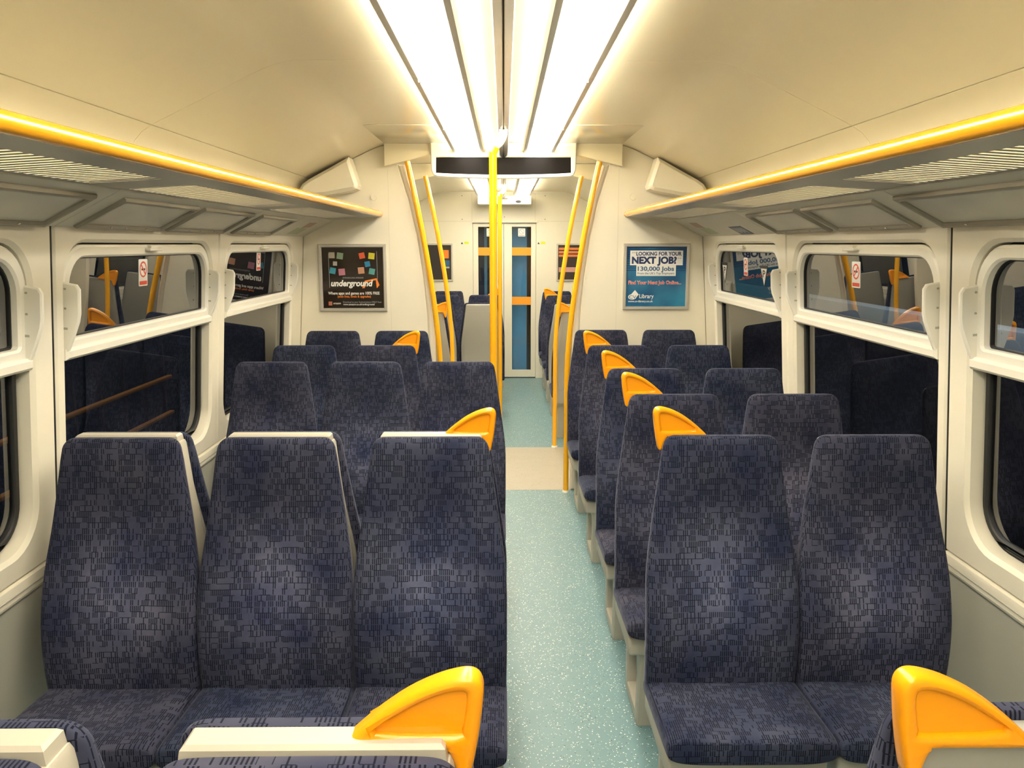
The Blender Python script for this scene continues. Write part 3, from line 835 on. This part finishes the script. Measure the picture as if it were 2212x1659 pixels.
for p in ('middle', 'window'):
    inn = {'middle': 'inner', 'window': 'window'}[p]
    seat(XL[p], 4.393, False, 'navy patterned %s seat in the left row of two before the last' % inn, G, 1 if p == 'middle' else 0, 1 if p == 'middle' else 0)
    seat(XL[p], 5.17, False, 'navy patterned %s seat of the last left row below the black poster' % inn, G, 0, 1 if p == 'middle' else 0)
# the nearest back-to-back pairs at the bottom edge of the picture
for (x, p, a) in ((XL['aisle'], 'left aisle', 1), (XL['middle'], 'left middle', 0)):
    seat(x, 0.665, False, 'nearest navy %s seat facing the viewer at the bottom edge' % p, G, a, a, strip_=True)
    seat(x, 1.03, True, 'navy %s seat facing away, behind the cream strip at the bottom edge' % p, G, 0, a, back2=True)
seat(XR['aisle'], 1.055, True, 'grey-backed right aisle seat facing away at the bottom corner, orange handle in front', G, -1, -1)
# beyond the vestibule
seat(XL['middle'], 7.125, True, 'grey-backed seat facing away just beyond the vestibule on the left, orange handle', G, 1, 1)
seat(XL['aisle'], 8.05, True, 'grey-backed aisle seat facing away beside the far pole', G, 0, 1)
seat(XL['middle'], 8.05, True, 'grey-backed middle seat facing away left of the far aisle seat', G)
seat(XL['aisle'], 9.0, False, 'far navy aisle seat left of the end door, with orange handle', G, 1, 1)
seat(XL['middle'], 9.0, False, 'far navy middle seat left of the end door', G)
seat(XL['middle'], 9.78, False, 'last navy seat on the left, against the end wall', G, 0, 1)
seat(XR['aisle'], 7.125, True, 'grey-backed aisle seat facing away just beyond the right vestibule pole', G, -1, -1)
seat(XR['aisle'], 8.05, True, 'second grey-backed aisle seat facing away on the far right', G, 0, -1)
seat(XR['aisle'], 8.93, False, 'far navy aisle seat right of the end door, with orange handle', G, -1, -1)
seat(XR['aisle'], 9.74, False, 'last navy aisle seat on the right, against the end wall', G, 0, -1)

# ------------------------------------------------------------------ posters
def poster(x0, x1, z0, z1, y, label, sheet, group='framed advert posters'):
    t = thing('poster', label, 'poster', (x0, y, z0), 0, group)
    w, h = x1 - x0, z1 - z0
    Mv = Matrix(((1, 0, 0, 0), (0, 0, -1, 0), (0, 1, 0, 0), (0, 0, 0, 1)))
    b = 0.022
    plate('frame', [(-b, -b), (w + b, -b), (w + b, h + b), (-b, h + b)], [[(0, 0), (w, 0), (w, h), (0, h)]], 0.018, ALU, t, bev=0.005, M=Mv, both=False)
    sh = plate('sheet', [(-0.004, -0.004), (w + 0.004, -0.004), (w + 0.004, h + 0.004), (-0.004, h + 0.004)], [], 0.006, sheet, t, M=Mv)
    def T(s_, u0, u1, v, m, hh=None, shear=0, bold=0, d=0.0072):
        text('lettering', s_, u0 * w, u1 * w, v * h, m, sh, Mv, None if hh is None else hh * h, shear, bold, d)
    def B(pts, m, d=0.0062, name='print_block'):
        plate(name, [(u * w, v * h) for u, v in pts], [], 0.0004, m, sh, M=Mv @ Matrix.Translation((0, 0, d)), smooth=0)
    return t, T, B
def rect(u0, u1, v0, v1): return [(u0, v0), (u1, v0), (u1, v1), (u0, v1)]
# right: job advert (the owl eyes are left out)
t, T, B = poster(0.826, 1.228, 1.296, 1.694, YP - 0.001, 'blue job advert poster in an aluminium frame on the right screen', PBLUE)
lx = lambda x: (x - 500) / 445.0
ly = lambda y: (612 - y) / 447.0
for k in range(11): B(rect(0.005, 0.995, ly(172 + k * 17), ly(167 + k * 17)), mat('poster_line_blue', (0.008, 0.045, 0.14), 0.2), 0.0061, 'print_line')
B(rect(lx(525), lx(918), ly(302), ly(192)), WHITET, 0.0063); B(rect(lx(573), lx(868), ly(382), ly(299)), WHITET, 0.0065)
T('LOOKING FOR YOUR', lx(570), lx(908), ly(229), NAVYT, 0.060, bold=0.035)
T('NEXT JOB?', lx(538), lx(873), ly(288), NAVYT, 0.108, bold=0.050)
T('\u201c', lx(540), lx(565), ly(229), GREYT, 0.060, bold=0.01); T('\u201d', lx(880), lx(905), ly(270), GREYT, 0.055, bold=0.01)
T('130,000 Jobs', lx(583), lx(855), ly(343), BLUET, 0.070, bold=0.032)
T("From the UK's Top Employers", lx(583), lx(857), ly(370), BLUET, 0.036, bold=0.016)
T('Find Your Next Job Online...', lx(516), lx(912), ly(444), WHITET, 0.056, bold=0.045, d=0.0068); T('Find Your Next Job Online...', lx(518), lx(910), ly(444), REDT, 0.052, bold=0.018, d=0.0076)
B([(lx(567), ly(556)), (lx(596), ly(522)), (lx(567), ly(488)), (lx(538), ly(522))], WHITET, 0.0063, 'logo_diamond')
B([(lx(548) + 0.072 * math.cos(a * 0.3142), ly(540) + 0.045 * math.sin(a * 0.3142)) for a in range(20)], WHITET, 0.0064, 'logo_oval')
T('CV', lx(524), lx(578), ly(553), BLUET, 0.055, bold=0.01); T('Library', lx(600), lx(708), ly(549), WHITET, 0.070, bold=0.012)
T('www.cv-library.co.uk', lx(516), lx(703), ly(580), WHITET, 0.034, bold=0.016)
# left: dark app advert with plain coloured tiles
t, T, B = poster(-1.216, -0.808, 1.286, 1.690, YP - 0.001, 'black app advert poster with coloured tiles, framed on the left screen', BROWNT)
lx = lambda x: (x - 372) / 573.0
ly = lambda y: (775 - y) / 560.0
tiles = [(465, 286, 30, (0.40, 0.36, 0.28)), (542, 292, 32, (0.22, 0.30, 0.20)), (748, 290, 29, (0.60, 0.10, 0.04)), (838, 293, 31, (0.55, 0.50, 0.04)), (494, 362, 21, (0.40, 0.38, 0.34)),
         (798, 367, 27, (0.03, 0.20, 0.40)), (470, 428, 30, (0.05, 0.28, 0.38)), (555, 440, 33, (0.45, 0.18, 0.25)), (737, 426, 32, (0.55, 0.28, 0.18)), (838, 435, 30, (0.10, 0.33, 0.32))]
for i, (x, y, r, c) in enumerate(tiles):
    a = 0.2 * math.sin(i * 2.3) + math.pi / 4
    B([(lx(x + 1.3 * r * math.cos(a + k * math.pi / 2)), ly(y + 1.3 * r * math.sin(a + k * math.pi / 2))) for k in range(4)], mat('tile_%d' % i, c, 0.25), name='coloured_tile')
B(rect(lx(434), lx(437), ly(585), ly(270)), GREYT, name='print_line'); B(rect(lx(886), lx(889), ly(520), ly(250)), GREYT, name='print_line')
B([(lx(742), ly(590)), (lx(770), ly(520)), (lx(880), ly(497)), (lx(906), ly(560)), (lx(880), ly(590)), (lx(872), ly(515)), (lx(785), ly(532)), (lx(765), ly(590))], ORT, 0.0061, 'orange_arrow')
T('INTRODUCING AMAZON', lx(563), lx(755), ly(500), GREYT, 0.024)
T('underground', lx(450), lx(845), ly(570), WHITET, 0.098, shear=0.22, bold=0.034)
T('Where apps and games are 100% FREE', lx(420), lx(905), ly(648), WHITET, 0.046, bold=0.016)
T('(even lives, levels & upgrades)', lx(508), lx(822), ly(676), ORT, 0.036, bold=0.016)
B(rect(lx(420), lx(455), ly(750), ly(714)), mat('tile_brown', (0.45, 0.16, 0.10), 0.3), name='coloured_tile')
T('amazon', lx(465), lx(535), ly(738), WHITET, 0.034, bold=0.01)
T('Download to your Android phone ONLY from', lx(558), lx(920), ly(726), GREYT, 0.028)
T('www.amazon.co.uk/underground', lx(558), lx(853), ly(748), WHITET, 0.030, bold=0.008)
# far end wall posters
t, T, B = poster(-1.02, -0.665, 1.27, 1.70, YE - 0.001, 'small dark poster on the far end wall, left of the end door', mat('poster_far_dark', (0.03, 0.025, 0.022), 0.3))
B(rect(0.70, 0.92, 0.62, 0.86), ORT); B(rect(0.66, 0.95, 0.40, 0.56), mat('far_blue', (0.03, 0.12, 0.25), 0.4)); B(rect(0.68, 0.94, 0.33, 0.38), GREYT)
t, T, B = poster(0.69, 1.05, 1.27, 1.70, YE - 0.001, 'small dark poster with orange bands on the far end wall, right of the door', mat('poster_far_dark2', (0.04, 0.028, 0.024), 0.3))
for v in (0.70, 0.80, 0.90): B(rect(0.02, 0.98, v - 0.035, v + 0.03), mat('far_orange', (0.75, 0.22, 0.06), 0.4))
B(rect(0.02, 0.98, 0.22, 0.36), mat('far_pink', (0.55, 0.30, 0.26), 0.4))

# ------------------------------------------------------------------ signs and stickers
def nosmoke(t, M, w, h):
    plate('card', rrect(-w / 2, w / 2, 0, h, 0.005, 3), [], 0.0008, WHITET, t, M=M, smooth=0)
    ring = [(0.40 * w * math.cos(a * math.pi / 12), h * 0.62 + 0.40 * w * math.sin(a * math.pi / 12)) for a in range(24)]
    rin = [(0.32 * w * math.cos(a * math.pi / 12), h * 0.62 + 0.32 * w * math.sin(a * math.pi / 12)) for a in range(24)]
    Mr = M @ Matrix.Translation((0, 0, 0.001))
    plate('red_ring', ring, [rin], 0.0004, REDT, t, M=Mr, smooth=0)
    c = h * 0.62; q = 0.27 * w
    plate('red_bar', [(-q, c + q - 0.004), (-q + 0.005, c + q), (q, c - q + 0.004), (q - 0.005, c - q)], [], 0.0004, REDT, t, M=Mr, smooth=0)
    plate('cigarette', [(-0.20 * w, c - 0.05 * w), (0.22 * w, c - 0.05 * w), (0.22 * w, c + 0.05 * w), (-0.20 * w, c + 0.05 * w)], [], 0.0003, BLACK, t, M=Mr, smooth=0)
    plate('red_foot', [(-w * 0.42, h * 0.05), (w * 0.42, h * 0.05), (w * 0.42, h * 0.19), (-w * 0.42, h * 0.19)], [], 0.0004, REDT, t, M=Mr, smooth=0)
for s, y, z, w, h, lb in ((-1, 3.148, 1.550, 0.076, 0.102, 'no smoking sticker on the second left window'), (-1, 4.633, 1.562, 0.076, 0.102, 'no smoking sticker on the farther left window'),
                          (1, 3.194, 1.539, 0.076, 0.102, 'no smoking sticker on the second right window'), (1, 4.666, 1.531, 0.076, 0.102, 'no smoking sticker on the far right window beside the pennant stickers')):
    t = thing('no_smoking_sticker', lb, 'sticker', group='no smoking stickers')
    M = wallM(s) @ Matrix.Translation((y, z, -0.0375))
    if s < 0: M = M @ Matrix.Scale(1, 4)
    nosmoke(t, M, w, h)
for y, z, k, lb in ((5.115, 1.469, 0.69, 'smaller white pennant sticker with a black P, left one on the far right window'), (4.338, 1.481, 0.62, 'larger white pennant sticker with a black P, right one on the far right window')):
    t = thing('pennant_sticker', lb, 'sticker', group='pennant stickers')
    Mx = wallM(1) @ Matrix.Translation((y, z, -0.0375)) @ Matrix.Diagonal((-1.2, k, 1, 1))
    plate('black_border', [(0, 0), (0.05, 0.165), (0.05, 0.185), (-0.05, 0.185), (-0.05, 0.165)], [], 0.0006, BLACK, t, M=Mx, smooth=0)
    plate('white_field', [(0, 0.018), (0.041, 0.160), (-0.041, 0.160)], [], 0.0005, WHITET, t, M=Mx @ Matrix.Translation((0, 0, 0.0004)), smooth=0)
    text('lettering', 'P', -0.016, 0.020, 0.088, BLACK, t, Mx, 0.058, 0, 0.02, 0.0012)
for x, lb in ((-0.17, 'square prohibition sticker on the left leaf of the end door'), (0.228, 'square prohibition sticker on the right leaf of the end door')):
    t = thing('door_sticker', lb, 'sticker', group='end door stickers')
    M = Matrix(((1, 0, 0, x), (0, 0, -1, YE + 0.036), (0, 1, 0, 1.81), (0, 0, 0, 1)))
    plate('card', rrect(-0.045, 0.045, 0, 0.10, 0.004, 2), [], 0.001, WHITET, t, M=M, smooth=0)
    M2 = M @ Matrix.Translation((0, 0, 0.0012))
    plate('ring', [(0.033 * math.cos(a * 0.3), 0.06 + 0.033 * math.sin(a * 0.3)) for a in range(21)], [[(0.028 * math.cos(a * 0.3), 0.06 + 0.028 * math.sin(a * 0.3)) for a in range(21)]], 0.0004, GREYT, t, M=M2, smooth=0)
    plate('bar', [(-0.022, 0.080), (-0.018, 0.083), (0.022, 0.040), (0.018, 0.037)], [], 0.0004, GREYT, t, M=M2, smooth=0)
    plate('foot', rect(-0.038, 0.038, 0.010, 0.015), [], 0.0004, REDT, t, M=M2, smooth=0)
for x, lb in ((-0.465, 'small yellow-green hazard label on the end wall left of the door'), (0.50, 'small yellow-green hazard label on the end wall right of the door')):
    t = thing('hazard_label', lb, 'label', group='hazard labels')
    plate('strip', rect(x - 0.03, x + 0.025, 1.715, 1.745), [], 0.002, YGT, t, M=screenM(YE - 0.0025))
    plate('triangle', [(x - 0.075, 1.715), (x - 0.045, 1.715), (x - 0.06, 1.74)], [], 0.002, BLACK, t, M=screenM(YE - 0.0025))
# sensor box at the end of the far lights
t = thing('sensor_box', 'white box with a dark oval sensor below the far lights', 'sensor', (0.0, 10.05, 2.19))
box('body', -0.315, 0.335, 0, 0.30, 0, 0.10, WHITE, t, bev=0.006)
bm = bmesh.new(); add_plate(bm, [(0.18 + 0.035 * math.cos(a * 0.3142), 0.032 + 0.016 * math.sin(a * 0.3142)) for a in range(20)], [], 0.006, 0.001, screenM(-0.005)); finish('oval_sensor', bm, BLACK, t)

# ------------------------------------------------------------------ outside in the dark
t = thing('platform_fence', 'dim orange-railed fence in the dark outside the left windows', 'fence', (-2.6, 0, 0))
for z in (0.70, 0.42): box('rail', -0.02, 0.02, 1.5, 6.25, z - 0.012, z + 0.012, mat('fence_orange', (0.75, 0.38, 0.10), 0.6), t, bev=0.005)
bmf = None
for k in range(15):
    o = box('picket', -0.012, 0.012, -0.012, 0.012, -0.3, 0.95, mat('fence_blue', (0.03, 0.05, 0.09), 0.6), t) if k == 0 else bpy.data.objects.new('picket', bmf)
    if k == 0: bmf = o.data
    else: COL.objects.link(o); o.parent = t
    o.location = (-0.04, 1.6 + 0.33 * k, 0)
t = thing('outside_band', 'added pale horizontal band in the dark outside the right windows', 'wall', (4.0, 0, 0))  # added stand-in for the pale band showing in the right panes
box('wall', 0.05, 0.2, -1, 16, -1.5, 1.02, DARK, t)
box('pale_band', 0.0, 0.22, -1, 16, 0.66, 1.04, mat('pale_band_grey', (0.55, 0.62, 0.66), 0.8), t, bev=0.02)

def outdoor_fill(name, loc, size, power, col, rx):
    d = bpy.data.lights.new(name, 'AREA'); d.energy = power; d.color = col; d.shape = 'RECTANGLE'; d.size = size[0]; d.size_y = size[1]
    o = bpy.data.objects.new(name, d); COL.objects.link(o); o.location = loc; o.rotation_euler = (0, rx, 0)
    return o
outdoor_fill('band_fill_light', (3.0, 5.5, 4.2), (0.3, 9.0), 110, (0.80, 0.92, 1.0), R(-15))  # added fill light so the pale band shows through the right windows
outdoor_fill('fence_fill_light', (-2.1, 5.0, 4.2), (0.3, 8.0), 45, (1.0, 0.85, 0.65), R(8))  # added fill light that makes the fence rails visible through the left panes
